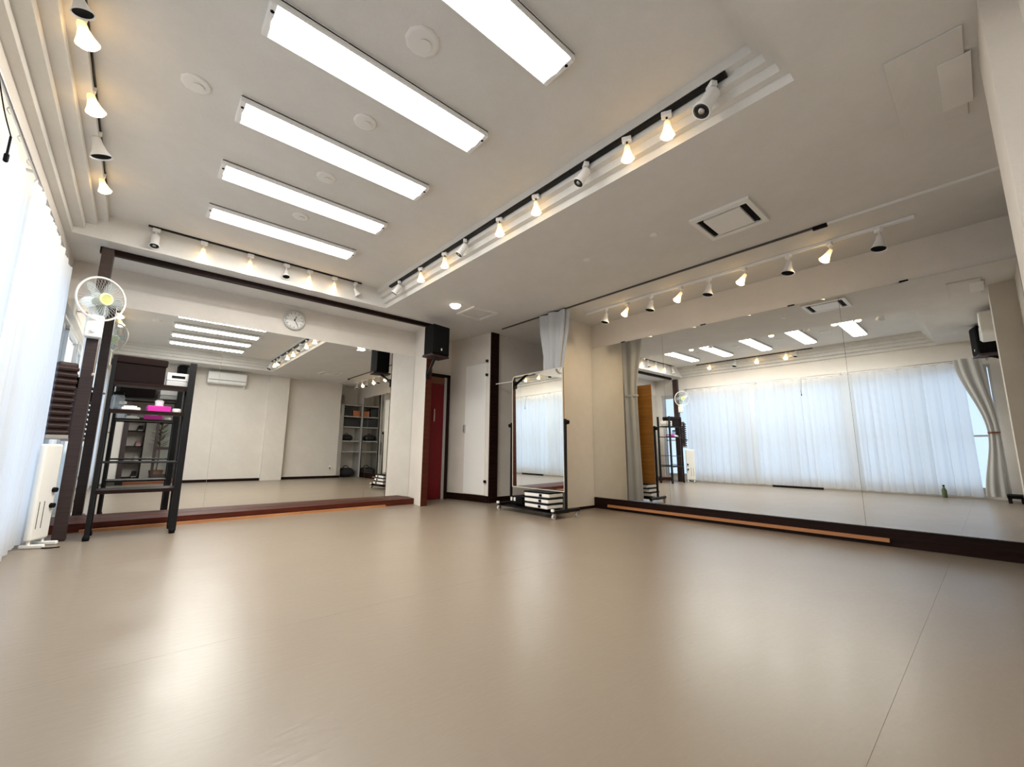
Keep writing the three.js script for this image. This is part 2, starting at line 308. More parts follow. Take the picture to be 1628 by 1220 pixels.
// ---------------------------------------------------------------- ceiling fittings: fluorescent lights
{
  const zc = [-1.335, -2.073, -2.826, -3.575, -4.31];
  const say = ['nearest the stepped near end of the tray', 'second from the stepped near end of the tray', 'in the middle of the five', 'second from the back track', 'nearest the back track'];
  zc.forEach((z, k) => {
    const f = thing('fluorescent_light', `long white fluorescent ceiling fixture, ${say[k]}`, 'ceiling light', { pos: [0.8675, HT, z], group: 'fluorescent fixtures in the ceiling tray' });
    part(f, 'housing', rb(-0.637, 0.637, -0.016, 0, -0.107, 0.107, 0.004, 1), lampWhite);
    const fl = new THREE.Shape([[0.09, -0.016], [0.102, -0.044], [0.107, -0.044], [0.107, 0], [0.09, 0]].map((q) => new THREE.Vector2(...q)));
    for (const q of [1, -1]) part(f, 'reflector_flange', new THREE.ExtrudeGeometry(fl, { depth: 1.27, bevelEnabled: false }).translate(0, 0, -0.635).rotateY(q * Math.PI / 2), lampWhite);
    for (const q of [-1, 1]) { const e = part(f, 'end_plate', rb(q > 0 ? 0.606 : -0.637, q > 0 ? 0.637 : -0.606, -0.05, -0.012, -0.104, 0.104, 0.006, 2), lampWhite); part(e, 'socket_hole', new THREE.CylinderGeometry(0.009, 0.009, 0.002, 12).translate(q * 0.62, -0.0505, 0.06), blackPlastic); }
    const ls = new THREE.Shape(); ls.moveTo(-0.09, -0.016); ls.quadraticCurveTo(-0.08, -0.048, 0, -0.052); ls.quadraticCurveTo(0.08, -0.048, 0.09, -0.016); ls.closePath();
    part(f, 'lens', new THREE.ExtrudeGeometry(ls, { depth: 1.22, bevelEnabled: false, curveSegments: 8 }).translate(0, 0, -0.61).rotateY(Math.PI / 2), tubeGlow);
    const l = new THREE.RectAreaLight(C(1, 0.985, 0.95), TUBE * [0.45, 0.85, 1.1, 1.32, 1.42][k], 1.2, 0.16);
    l.position.set(0, -0.055, 0); l.rotation.x = -Math.PI / 2; f.add(l);
  });
  // blank cover plates between the lights
  const cp = [[0.022, -2.813, 0.075, 'on its own beside the curtain-side ends of the lights'], [0.87, -1.71, 0.09, 'between the two lights nearest the stepped near end'], [0.867, -2.435, 0.072, 'between the second light and the middle light'], [0.867, -3.181, 0.072, 'between the middle light and the next towards the back track'], [0.878, -3.911, 0.07, 'between the two lights nearest the back track']];
  for (const [x, z, r, s] of cp) {
    const g = thing('cover_plate', `white round ceiling cover plate ${s}`, 'cover plate', { pos: [x, HT, z], group: 'cover plates in the ceiling tray' });
    part(g, 'plate', lathe([[0, -0.012], [r * 0.8, -0.012], [r * 0.95, -0.009], [r, -0.003], [r, 0]], 10), whitePaint);
    part(g, 'boss', new THREE.CylinderGeometry(r * 0.35, r * 0.4, 0.008, 16).translate(0.01, -0.015, 0), whitePaint);
  }
}
// ---------------------------------------------------------------- track spotlights
// head hangs along -y from the adapter at the origin; tilt turns it about z then the whole thing about y
function spotlight(name, label, group, pos, { kind, lit, tilt = 0, face = 0, drop = 0.05, size = 1, stem = lampWhite }) {
  const t = thing(name, label, 'track light', { pos, group, turn: face });
  part(t, 'adapter', rb(-0.018, 0.018, -0.028, 0.004, -0.03, 0.03, 0.004, 1), lampWhite);
  part(t, 'stem', rod(V(0, -0.02, 0), V(0, -0.03 - drop, 0), 0.006, 8), stem);
  const k = size, q = new THREE.Matrix4().makeRotationZ(tilt).setPosition(0, -0.03 - drop, 0);
  const put = (g) => g.applyMatrix4(q);
  if (kind === 'bell') {
    part(t, 'shade', put(lathe([[0.0, 0.012], [0.014 * k, 0.01], [0.019 * k, 0], [0.022 * k, -0.03 * k], [0.033 * k, -0.065 * k], [0.048 * k, -0.095 * k], [0.046 * k, -0.096 * k], [0.03 * k, -0.065 * k], [0.018 * k, -0.03 * k], [0.0, -0.028 * k]])), lit ? frostShade : lampWhite);
    part(t, 'bulb', put(lathe(!lit ? [[0, -0.04 * k], [0.02 * k, -0.045 * k], [0.034 * k, -0.076 * k], [0.0405 * k, -0.09 * k], [0.02 * k, -0.086 * k], [0, -0.084 * k]] : [[0, -0.03 * k], [0.014 * k, -0.032 * k], [0.022 * k, -0.06 * k], [0.040 * k, -0.094 * k], [0.036 * k, -0.106 * k], [0.02 * k, -0.113 * k], [0, -0.115 * k]])), lit ? bulbGlow : grille);
    if (lit) {
      const l = new THREE.SpotLight(C(1, 0.76, 0.46), SPOT * lit, 0, R(62), 0.9, 2), p0 = V(0, -0.106 * k, 0).applyMatrix4(q), p1 = V(0, -1.1, 0).applyMatrix4(q);
      l.castShadow = true; l.shadow.radius = 1.2; l.position.copy(p0); l.target.position.copy(p1); t.add(l, l.target);
    }
  } else {
    part(t, 'housing', put(lathe([[0, 0.02], [0.03 * k, 0.018], [0.037 * k, 0.008], [0.037 * k, -0.10 * k], [0.047 * k, -0.108 * k], [0.047 * k, -0.128 * k], [0.042 * k, -0.128 * k], [0.038 * k, -0.118 * k], [0, -0.116 * k]])), lampWhite);
    part(t, 'reflector', put(lathe([[0, -0.119 * k], [0.036 * k, -0.119 * k], [0.041 * k, -0.127 * k], [0.03 * k, -0.1285 * k], [0.022 * k, -0.124 * k], [0, -0.123 * k]])), blackGloss);
    part(t, 'lens', put(new THREE.SphereGeometry(0.017 * k, 14, 8).scale(1, 0.4, 1).translate(0, -0.125 * k, 0)), steel);
  }
  return t;
}
const ORD = ['first', 'second', 'third', 'fourth', 'fifth', 'sixth', 'seventh', 'eighth', 'ninth', 'tenth'];
const track = (label, geo, mat = lampWhite) => solo('light_track', geo, mat, label, 'light track');
{ // track inside the tray on the side of the low ceiling
  const x = 2.147, y = HL + (HT - HL) * 0.75;
  track('black light track along the stepped tray edge beside the low ceiling', bx(x - 0.018, x + 0.018, y - 0.02, y, -4.75, -0.72), blackMetal);
  const L = [[-0.80, 0, 'cyl'], [-1.065, 1, 'bell'], [-1.339, 1, 'bell'], [-1.674, 0, 'cyl'], [-2.172, 1, 'bell'], [-2.621, 1, 'bell'], [-3.14, 0, 'cyl'], [-3.498, 1, 'bell'], [-3.985, 1, 'bell'], [-4.5, 0, 'cyl']];
  L.forEach(([z, lit, kind], k) => spotlight('track_spotlight', `${kind === 'cyl' ? 'unlit cylinder spotlight with black lens' : 'glowing bell spotlight'}, ${ORD[9 - k]} from the alcove on the stepped tray edge`, 'spotlights on the stepped tray edge track', [x, y - 0.02, z], { kind, lit, tilt: kind === 'cyl' ? -0.55 : 0.1, face: kind === 'cyl' ? -0.62 : 0.4, drop: 0.03, size: kind === 'cyl' ? (k ? 0.85 : 1.05) : 0.9, stem: blackMetal }));
}
{ // track above the curtains
  const x = -0.43, y = HT - 0.001;
  track('black light track above the curtains inside the tray', bx(x - 0.018, x + 0.018, y - 0.02, y, -4.6, -2.2), blackMetal);
  const L = [[-2.5, 0, 0.9], [-2.68, 1, 1], [-3.24, 1, 1], [-3.7, 0, 1.25], [-4.28, 1, 0.9]];
  L.forEach(([z, lit, s], k) => spotlight('track_spotlight', `${lit ? 'glowing' : 'unlit white'} bell spotlight, ${ORD[4 - k]} from the alcove beam on the track above the curtains`, 'spotlights above the curtains', [x, y - 0.02, z], { kind: 'bell', lit: lit * 0.6, tilt: 0.35, face: lit ? 0.2 : 0.4, drop: 0.012, size: s }));
}
{ // track over the mirror alcove
  const z = -5.05, y = HT - 0.001;
  track('slim dark light track over the dark alcove beam', bx(-0.15, 1.9, y - 0.012, y, z - 0.012, z + 0.012), blackMetal);
  const L = [[-0.088, 0, 'cyl'], [0.282, 1, 'bell'], [0.691, 1, 'bell'], [1.042, 0, 'bell'], [1.289, 1, 'bell'], [1.571, 1, 'bell'], [1.822, 0, 'bell']];
  L.forEach(([xx, lit, kind], k) => spotlight('track_spotlight', `${lit ? 'glowing' : 'unlit white'} ${kind === 'cyl' ? 'cylinder' : 'bell'} spotlight, ${ORD[k]} from the curtains over the dark alcove beam`, 'spotlights over the alcove beam', [xx, y - 0.02, z], { kind, lit, tilt: lit ? 0.2 : k === 6 ? 0.6 : 0.3, face: lit ? Math.PI / 2 : k === 6 ? 0 : -Math.PI / 2, drop: 0.05, size: lit ? 0.95 : 0.85 }));
}
{ // track on the low ceiling before the right mirror
  const x = 4.335, y = HL - 0.002;
  track('thin white light track on the low ceiling before the three-panel mirror', bx(x - 0.016, x + 0.016, y - 0.022, y, -3.42, -0.2));
  const L = [[-3.097, 0], [-2.782, 1], [-2.458, 0], [-2.099, 1], [-1.787, 0], [-1.435, 1], [-1.054, 0], [-0.742, 1], [-0.414, 0]];
  L.forEach(([z, lit], k) => spotlight('track_spotlight', `${lit ? 'glowing' : 'unlit slim white'} bell spotlight, ${ORD[k]} from the wall stub before the three-panel mirror`, 'spotlights before the three-panel mirror', [x, y - 0.022, z], { kind: 'bell', lit: lit * 0.8, tilt: lit ? 0.62 : 0.22, face: lit ? Math.PI / 2 : 2.4, drop: 0.04, size: lit ? 0.95 : 1.2 }));
}
// ---------------------------------------------------------------- low ceiling fittings
{
  const a = thing('ceiling_air_conditioner', 'square ceiling air conditioner panel with black slots', 'air conditioner', { pos: [3.34, HL, -1.19] });
  const h = 0.222;
  part(a, 'frame', planRect(-h, h, -h, h, -0.022, 0, [[-h + 0.05, h - 0.05, -h + 0.035, h - 0.035]]), whitePlastic);
  part(a, 'slot_well', bx(-h + 0.045, h - 0.045, -0.006, 0, -h + 0.03, h - 0.03), blackPlastic);
  part(a, 'intake_panel', rb(-h + 0.072, h - 0.072, -0.026, -0.004, -h + 0.085, h - 0.085, 0.004, 1), whitePlastic);
  for (const s of [-1, 1]) part(a, 'louvre', rb(-h + 0.06, h - 0.06, -0.016, -0.011, s * 0.167 - 0.008, s * 0.167 + 0.008, 0.002, 1), blackPlastic, 'black air louvre');
  const b = thing('ceiling_hatch', 'small square ceiling vent hatch next to the round downlight', 'hatch', { pos: [3.25, HL, -4.41] });
  part(b, 'frame', planRect(-0.2, 0.2, -0.2, 0.2, -0.022, 0, [[-0.165, 0.165, -0.165, 0.165]]), whitePaint);
  part(b, 'panel', bx(-0.16, 0.16, -0.007, 0, -0.16, 0.16), ceilMat);
  const d = thing('downlight', 'round glowing downlight in the low ceiling', 'ceiling light', { pos: [2.852, HL, -4.346] });
  part(d, 'rim', lathe([[0.068, -0.001], [0.068, -0.006], [0.075, -0.01], [0.088, -0.006], [0.09, 0]], 32), whitePlastic);
  part(d, 'diffuser', new THREE.SphereGeometry(0.069, 28, 10, 0, Math.PI * 2, Math.PI / 2, Math.PI / 2).scale(1, 0.75, 1).translate(0, -0.004, 0), downGlow);
  const l = new THREE.RectAreaLight(C(1, 0.9, 0.75), 8, 0.12, 0.12); l.position.set(0, -0.06, 0); l.rotation.x = -Math.PI / 2; d.add(l);
  const e = thing('access_panel', 'flat white ceiling access panel beside the cream column', 'access panel', { pos: [2.83, HL, -0.01] });
  part(e, 'panel', rb(-0.36, 0.36, -0.010, 0, -0.13, 0.13, 0.003, 1), ceilMat);
  part(e, 'flap', rb(-0.17, 0.24, -0.014, -0.010, 0.04, 0.15, 0.0015, 1), whitePaint);
  for (const [x, z] of [[3.125, -1.718], [3.078, -2.408]]) solo('ceiling_disc', lathe([[0, -0.010], [0.02, -0.009], [0.034, -0.004], [0.036, 0]], 18), whitePaint, x > 3.1 ? 'small round white disc on the low ceiling close to the air conditioner' : 'small round white disc on the low ceiling farther from the air conditioner', 'ceiling disc', { group: 'small ceiling discs', pos: [x, HL, z] });
  const r = thing('ceiling_rail', 'thin ceiling curtain rail carrying the grey drape', 'curtain rail');
  part(r, 'rail', bx(3.967, 3.983, HL - 0.016, HL, -4.75, -0.76), std(C(0.06, 0.055, 0.05), 0.5), 'dark brown rail length');
  part(r, 'rail', bx(3.967, 3.983, HL - 0.016, HL, -0.70, 0.35), whitePlastic, 'white rail length');
  part(r, 'connector', rb(3.96, 3.99, HL - 0.03, HL, -0.78, -0.68, 0.006, 1), blackPlastic);
}

// ---------------------------------------------------------------- doors of the far corner
{
  const d = thing('door_1', 'dark red door beside the mirror alcove', 'door', { kind: 'structure' });
  part(d, 'leaf', rb(3.16, 3.70, 0.01, 1.83, -5.93, -5.89, 0.004, 1), matte(C(0.15, 0.003, 0.006), 0.45, 0.5));
  part(d, 'top_rail', bx(3.16, 3.70, 1.835, 1.95, -5.93, -5.89), woodMid);
  part(d, 'stop', bx(3.702, 3.75, 0, 1.96, -5.93, -5.885), std(C(0.42, 0.41, 0.40), 0.5), 'light grey door stop');
  part(d, 'jamb', bx(3.752, 3.80, 0, 2.0, -5.935, -5.865), woodDark);
  part(d, 'lintel', bx(3.155, 3.80, 1.955, 2.0, -5.935, -5.865), woodDark);
  part(d, 'pull_handle', rod(V(3.52, 1.22, -5.87), V(3.52, 1.42, -5.87), 0.01), std(C(0.55, 0.4, 0.35), 0.3));
  // closet door follows the curved wall
  const c = thing('door_2', 'white closet door on the curved wall with dark hinges', 'door', { kind: 'structure' });
  const sub = curve.filter(([, z]) => z > -5.6 && z < -5.03);
  part(c, 'leaf', plan([...sub.map(([x, z]) => [x - 0.02, z]), ...sub.slice().reverse().map(([x, z]) => [x - 0.001, z])], 0.11, 2.12), jambMat);
  part(c, 'latch', rb(3.868, 3.90, 1.05, 1.17, -5.56, -5.53, 0.005, 1), steel);
  for (const y of [0.31, 1.93, 2.15]) part(c, 'hinge', rb(3.93, 3.966, y - 0.02, y + 0.02, -5.09, -5.06, 0.005, 1), blackMetal);
  solo('tension_rod', rod(V(4.08, 1.79, -5.0), V(4.08, 1.77, -3.96), 0.009), whitePlastic, 'thin white rod spanning the recess from the dark corner post', 'rod');
}

// ---------------------------------------------------------------- wall clock
{
  const c = thing('wall_clock', 'round white wall clock above the recessed mirror', 'clock', { pos: [1.36, 2.42, ZM + 0.0] });
  part(c, 'rim', new THREE.TorusGeometry(0.118, 0.014, 12, 48).translate(0, 0, 0.018), std(C(0.55, 0.54, 0.5), 0.4));
  const f = part(c, 'face', new THREE.CylinderGeometry(0.118, 0.118, 0.016, 48).rotateX(Math.PI / 2).translate(0, 0, 0.008), whitePlastic);
  for (let k = 0; k < 12; k++) part(f, 'hour_mark', bx(-0.003, 0.003, 0.085, 0.1, 0.016, 0.0175).rotateZ(k * Math.PI / 6), blackPlastic);
  part(c, 'hour_hand', bx(-0.004, 0.004, -0.01, 0.055, 0.019, 0.021).rotateZ(-0.35), blackPlastic);
  part(c, 'minute_hand', bx(-0.003, 0.003, -0.012, 0.082, 0.022, 0.024).rotateZ(-2.6), blackPlastic);
  part(c, 'hub', new THREE.CylinderGeometry(0.008, 0.008, 0.012, 14).rotateX(Math.PI / 2).translate(0, 0, 0.021), blackPlastic);
}
// ---------------------------------------------------------------- loudspeakers
function speaker(label, pos, turn, armTo) {
  const s = thing('loudspeaker', label, 'loudspeaker', { pos, turn });
  const prof = new THREE.Shape([[-0.145, 0.12], [0.145, 0.12], [0.105, -0.12], [-0.105, -0.12]].map((p) => new THREE.Vector2(...p)));
  part(s, 'cabinet', new THREE.ExtrudeGeometry(prof, { depth: 0.44, bevelEnabled: true, bevelSize: 0.012, bevelThickness: 0.012, bevelSegments: 2 }).rotateX(-Math.PI / 2).scale(1, 1, -1).translate(0, -0.22, 0), blackPlastic).geometry.computeVertexNormals();
  part(s, 'grille', rb(-0.138, 0.138, -0.205, 0.205, 0.125, 0.142, 0.01, 2), grille);
  part(s, 'badge', bx(-0.012, 0.012, -0.165, -0.13, 0.1415, 0.144), whitePlastic);
  part(s, 'tray', [rb(-0.16, 0.16, -0.262, -0.238, -0.12, 0.14, 0.006, 1), rb(-0.165, -0.145, -0.262, -0.225, -0.1, 0.12, 0.005, 1)], std(C(0.03, 0.012, 0.01), 0.5));
  s.scale.setScalar(0.9);
  part(s, 'arm', [rod(V(0, -0.25, 0), V(...armTo), 0.022, 8), rb(armTo[0] - 0.035, armTo[0] + 0.035, armTo[1] - 0.07, armTo[1] + 0.07, armTo[2] - 0.012, armTo[2] + 0.012, 0.005, 1)], blackMetal);
  return s;
}
speaker('black loudspeaker on a bracket beside the red door', [2.965, 2.26, -4.98], 0.15, [0.12, -0.46, -0.315]);
speaker('black loudspeaker near the rear wall air conditioner', [0.62, 2.36, 0.11], 2.9, [0.02, -0.3, -0.14]);

// ---------------------------------------------------------------- wall fan with pull cord
{
  const f = thing('wall_fan', 'small white wall fan with yellow hub mounted on the dark post', 'fan', { pos: [-0.392, 1.80, ZF + 0.03] });
  part(f, 'mount', rb(-0.055, 0.055, -0.11, 0.09, 0, 0.09, 0.015, 3), whitePlastic);
  part(f, 'knob', new THREE.CylinderGeometry(0.018, 0.018, 0.02, 18).rotateX(Math.PI / 2).translate(0.005, -0.05, 0.1), lampWhite);
  part(f, 'neck', tube([[0, 0.07, 0.045], [-0.02, 0.13, 0.04], [-0.045, 0.19, 0.035], [-0.05, 0.23, 0.03]], 0.026, 16, 10), whitePlastic);
  const h = new THREE.Group(); h.name = 'head'; f.add(h); h.position.set(0.0, 0.235, 0.075); h.scale.setScalar(1.12); h.rotation.set(R(6), R(38), 0, 'YXZ');
  part(h, 'motor', lathe([[0, -0.075], [0.035, -0.07], [0.05, -0.045], [0.052, 0.0], [0.045, 0.015], [0, 0.015]]).rotateX(Math.PI / 2).translate(0, 0, -0.02), whitePlastic);
  part(h, 'guard_ring', new THREE.TorusGeometry(0.165, 0.0075, 10, 56).translate(0, 0, 0.03), whitePlastic);
  const wires = [];
  for (let k = 0; k < 40; k++) { const a = k / 40 * Math.PI * 2, c = Math.cos(a), s = Math.sin(a); wires.push(rod(V(c * 0.04, s * 0.04, 0.072), V(c * 0.11, s * 0.11, 0.07), 0.0007, 4), rod(V(c * 0.11, s * 0.11, 0.07), V(c * 0.165, s * 0.165, 0.032), 0.0007, 4), rod(V(c * 0.05, s * 0.05, -0.01), V(c * 0.165, s * 0.165, 0.028), 0.0007, 4)); }
  part(h, 'guard_wires', wires, whitePlastic).userData.kind = 'stuff';
  const bladeMat = new THREE.MeshPhysicalMaterial({ color: C(0.8, 0.86, 0.88), roughness: 0.15, transmission: 0.85, thickness: 0, side: THREE.DoubleSide });
  for (let k = 0; k < 5; k++) {
    const s = new THREE.Shape(); s.moveTo(0.02, -0.014); s.bezierCurveTo(0.06, -0.05, 0.13, -0.055, 0.145, -0.02); s.bezierCurveTo(0.15, 0.02, 0.12, 0.04, 0.085, 0.035); s.bezierCurveTo(0.05, 0.03, 0.03, 0.018, 0.02, 0.014);
    part(h, 'blade', new THREE.ExtrudeGeometry(s, { depth: 0.002, bevelEnabled: false, curveSegments: 8 }).rotateX(0.35).rotateZ(k * Math.PI * 0.4).translate(0, 0, 0.03), bladeMat);
  }
  part(h, 'hub_ring', new THREE.TorusGeometry(0.04, 0.009, 10, 32).translate(0, 0, 0.074), std(C(0.78, 0.77, 0.45), 0.4));
  part(h, 'hub_cap', new THREE.CylinderGeometry(0.036, 0.036, 0.01, 28).rotateX(Math.PI / 2).translate(0, 0, 0.073), std(C(0.52, 0.55, 0.20), 0.4));
  part(f, 'pull_cord', [rod(V(0.045, -0.1, 0.075), V(0.045, -0.42, 0.075), 0.0018, 6), new THREE.SphereGeometry(0.011, 10, 8).scale(1, 1.3, 1).translate(0.045, -0.43, 0.075)], std(C(0.5, 0.38, 0.3), 0.6));
}
// ---------------------------------------------------------------- louvred box hung beside the post
{
  const b = thing('louvred_box', 'dark brown louvred box hung on the dark post beside the curtain', 'heater', { pos: [-0.525, 1.155, -5.12], turn: 0.35 });
  const brown = matte(C(0.04, 0.022, 0.019), 0.45, 0.6);
  part(b, 'case', rb(-0.06, 0.07, -0.30, 0.31, -0.085, 0.05, 0.02, 3), brown);
  part(b, 'bottom_plate', rb(-0.065, 0.07, -0.335, -0.30, -0.085, 0.085, 0.006, 1), std(C(0.30, 0.27, 0.24), 0.5));
  for (let k = 0; k < 11; k++) part(b, 'slat', rb(-0.063, 0.067, -0.014, 0.014, 0, 0.05, 0.007, 2).rotateX(0.5).translate(0, -0.262 + k * 0.053, 0.04), brown);
  part(b, 'bracket', rb(0.055, 0.105, 0.1, 0.2, -0.03, 0.0, 0.006, 1), blackMetal);
}
// ---------------------------------------------------------------- white heater panel at the curtain foot
{
  const h = thing('panel_heater', 'slim white panel heater standing on the floor beside the dark post', 'heater', { pos: [-0.50, 0, -4.94], turn: 1.15 });
  part(h, 'panel', rb(-0.10, 0.10, 0.05, 0.78, -0.022, 0.022, 0.02, 4), whitePlastic);
  for (const s of [-1, 1]) { const f = part(h, 'foot', rb(s * 0.07 - 0.014, s * 0.07 + 0.014, 0, 0.03, -0.05, 0.10, 0.01, 2), whitePlastic); part(f, 'strut', rod(V(s * 0.07, 0.02, 0), V(s * 0.07, 0.08, 0), 0.012, 8), whitePlastic); }
  for (const y of [0.42, 0.3]) part(h, 'knob', new THREE.CylinderGeometry(0.018, 0.02, 0.024, 16).rotateX(Math.PI / 2).translate(0.06, y, 0.033), blackPlastic);
  for (const x of [-0.06, -0.01]) part(h, 'vent_line', rb(x - 0.003, x + 0.003, 0.14, 0.34, 0.0215, 0.0235, 0.001, 1), grille);
  part(h, 'power_cord', tube([[0.05, 0.1, -0.02], [0.02, 0.02, -0.05], [-0.05, 0.006, 0.05], [-0.1, 0.006, 0.14], [-0.08, 0.006, 0.2]], 0.005, 30, 6), blackPlastic);
}
solo('floor_bar', rb(-0.568, -0.535, 0, 0.04, -3.2, -2.3, 0.008, 2), blackPlastic, 'long black bar lying on the floor along the curtain foot', 'bar');
{
  const b = thing('bottle', 'small green bottle standing at the curtain foot', 'bottle', { pos: [-0.5, 0, -0.62] });
  part(b, 'body', lathe([[0, 0], [0.03, 0], [0.032, 0.01], [0.032, 0.12], [0.014, 0.16], [0.012, 0.19], [0, 0.19]]), std(C(0.09, 0.13, 0.06), 0.3));
  part(b, 'cap', new THREE.CylinderGeometry(0.014, 0.014, 0.022, 16).translate(0, 0.195, 0), blackPlastic);
}
// ---------------------------------------------------------------- metal rack before the mirror alcove
{
  const k = thing('metal_rack', 'black metal shelf rack standing before the recessed mirror', 'rack');
  const x0 = -0.225, x1 = 0.325, z0 = -5.28, z1 = -4.99;
  for (const x of [x0, x1]) for (const z of [z0, z1]) {
    const l = part(k, 'leg', rb(x - (x > 0 ? 0.026 : 0.015), x + (x > 0 ? 0.026 : 0.015), 0.02, 1.56, z - 0.016, z + 0.016, 0.004, 1), blackMetal);
    part(l, 'rubber_foot', lathe([[0, 0], [0.022, 0], [0.024, 0.02], [0.018, 0.045], [0, 0.045]], 14).translate(x, 0, z), blackPlastic);
  }
  for (const y of [1.33, 1.085, 0.40]) { const s = part(k, 'shelf', rb(x0 - 0.012, x1 + 0.012, y - 0.018, y, z0 - 0.01, z1 + 0.01, 0.004, 1), blackMetal); part(s, 'lip', bx(x0, x1, y - 0.03, y, z1 + 0.008, z1 + 0.014), woodDark); }
  part(k, 'cross_bar', rod(V(x0, 0.63, z1), V(x1, 0.63, z1), 0.007, 8), blackMetal);
  part(k, 'cross_bar', rod(V(x0, 0.63, z0), V(x1, 0.63, z0), 0.007, 8), blackMetal);
  for (const x of [x0, x1]) part(k, 'side_bar', rod(V(x, 0.42, z0), V(x, 0.42, z1), 0.007, 8), blackMetal);
  // things on the rack
  const b = thing('storage_box', 'dark brown lidded box on the top shelf of the metal rack', 'box', { pos: [-0.06, 1.33, -5.13], turn: 0.12 });
  part(b, 'body', rb(-0.175, 0.175, 0, 0.17, -0.125, 0.125, 0.01, 2), matte(C(0.009, 0.0045, 0.004), 0.75));
  part(b, 'lid', rb(-0.185, 0.185, 0.165, 0.235, -0.135, 0.135, 0.015, 2), matte(C(0.013, 0.006, 0.005), 0.75));
  const p = thing('disc_player', 'white disc player on the top shelf of the metal rack', 'player', { pos: [0.225, 1.33, -5.12] });
  part(p, 'case', rb(-0.085, 0.085, 0, 0.05, -0.1, 0.1, 0.008, 2), std(C(0.5, 0.5, 0.49), 0.4));
  part(p, 'upper_case', rb(-0.085, 0.085, 0.052, 0.125, -0.1, 0.1, 0.008, 2), whitePlastic);
  part(p, 'display', bx(-0.05, 0.05, 0.075, 0.1, 0.0995, 0.1015), blackGloss);
  const t = thing('tissue_box', 'magenta tissue box on the middle shelf of the metal rack', 'tissue box', { pos: [0.115, 1.085, -5.1], turn: 0.1 });
  part(t, 'box', rb(-0.085, 0.085, 0, 0.055, -0.055, 0.055, 0.006, 2), std(C(0.60, 0.015, 0.32), 0.5));
  part(t, 'tissue', lathe([[0.035, 0.05], [0.03, 0.075], [0.036, 0.1], [0.02, 0.115], [0, 0.105]], 9).scale(1, 1, 0.5), std(C(0.9, 0.9, 0.9), 0.9));
  const w = thing('remote_tray', 'flat white tray on the middle shelf of the metal rack', 'tray', { pos: [-0.075, 1.085, -5.06] });
  part(w, 'dish', rb(-0.065, 0.065, 0, 0.028, -0.04, 0.04, 0.01, 2), whitePlastic);
  part(w, 'remote', rb(-0.05, 0.04, 0.028, 0.042, -0.015, 0.015, 0.006, 2), whitePlastic);
  const j = thing('glass_jar', 'clear glass jar with black lid on the middle shelf of the metal rack', 'jar', { pos: [-0.17, 1.085, -5.15] });
  part(j, 'jar', lathe([[0, 0], [0.042, 0.002], [0.045, 0.02], [0.045, 0.12], [0.035, 0.14], [0.033, 0.14], [0.042, 0.118], [0.042, 0.02], [0, 0.006]]), new THREE.MeshPhysicalMaterial({ color: C(0.85, 0.88, 0.9), roughness: 0.05, transmission: 0.9, thickness: 0 }));
  part(j, 'lid', new THREE.CylinderGeometry(0.038, 0.038, 0.025, 20).translate(0, 0.152, 0), blackPlastic);
  const m = thing('speaker_puck', 'small round white speaker beside the magenta tissue box', 'speaker', { pos: [0.245, 1.085, -5.07] });
  part(m, 'body', lathe([[0, 0], [0.03, 0], [0.034, 0.008], [0.034, 0.03], [0.028, 0.038], [0, 0.038]]), whitePlastic);
  part(m, 'mesh_top', new THREE.CylinderGeometry(0.024, 0.024, 0.003, 18).translate(0, 0.039, 0), grille);
}
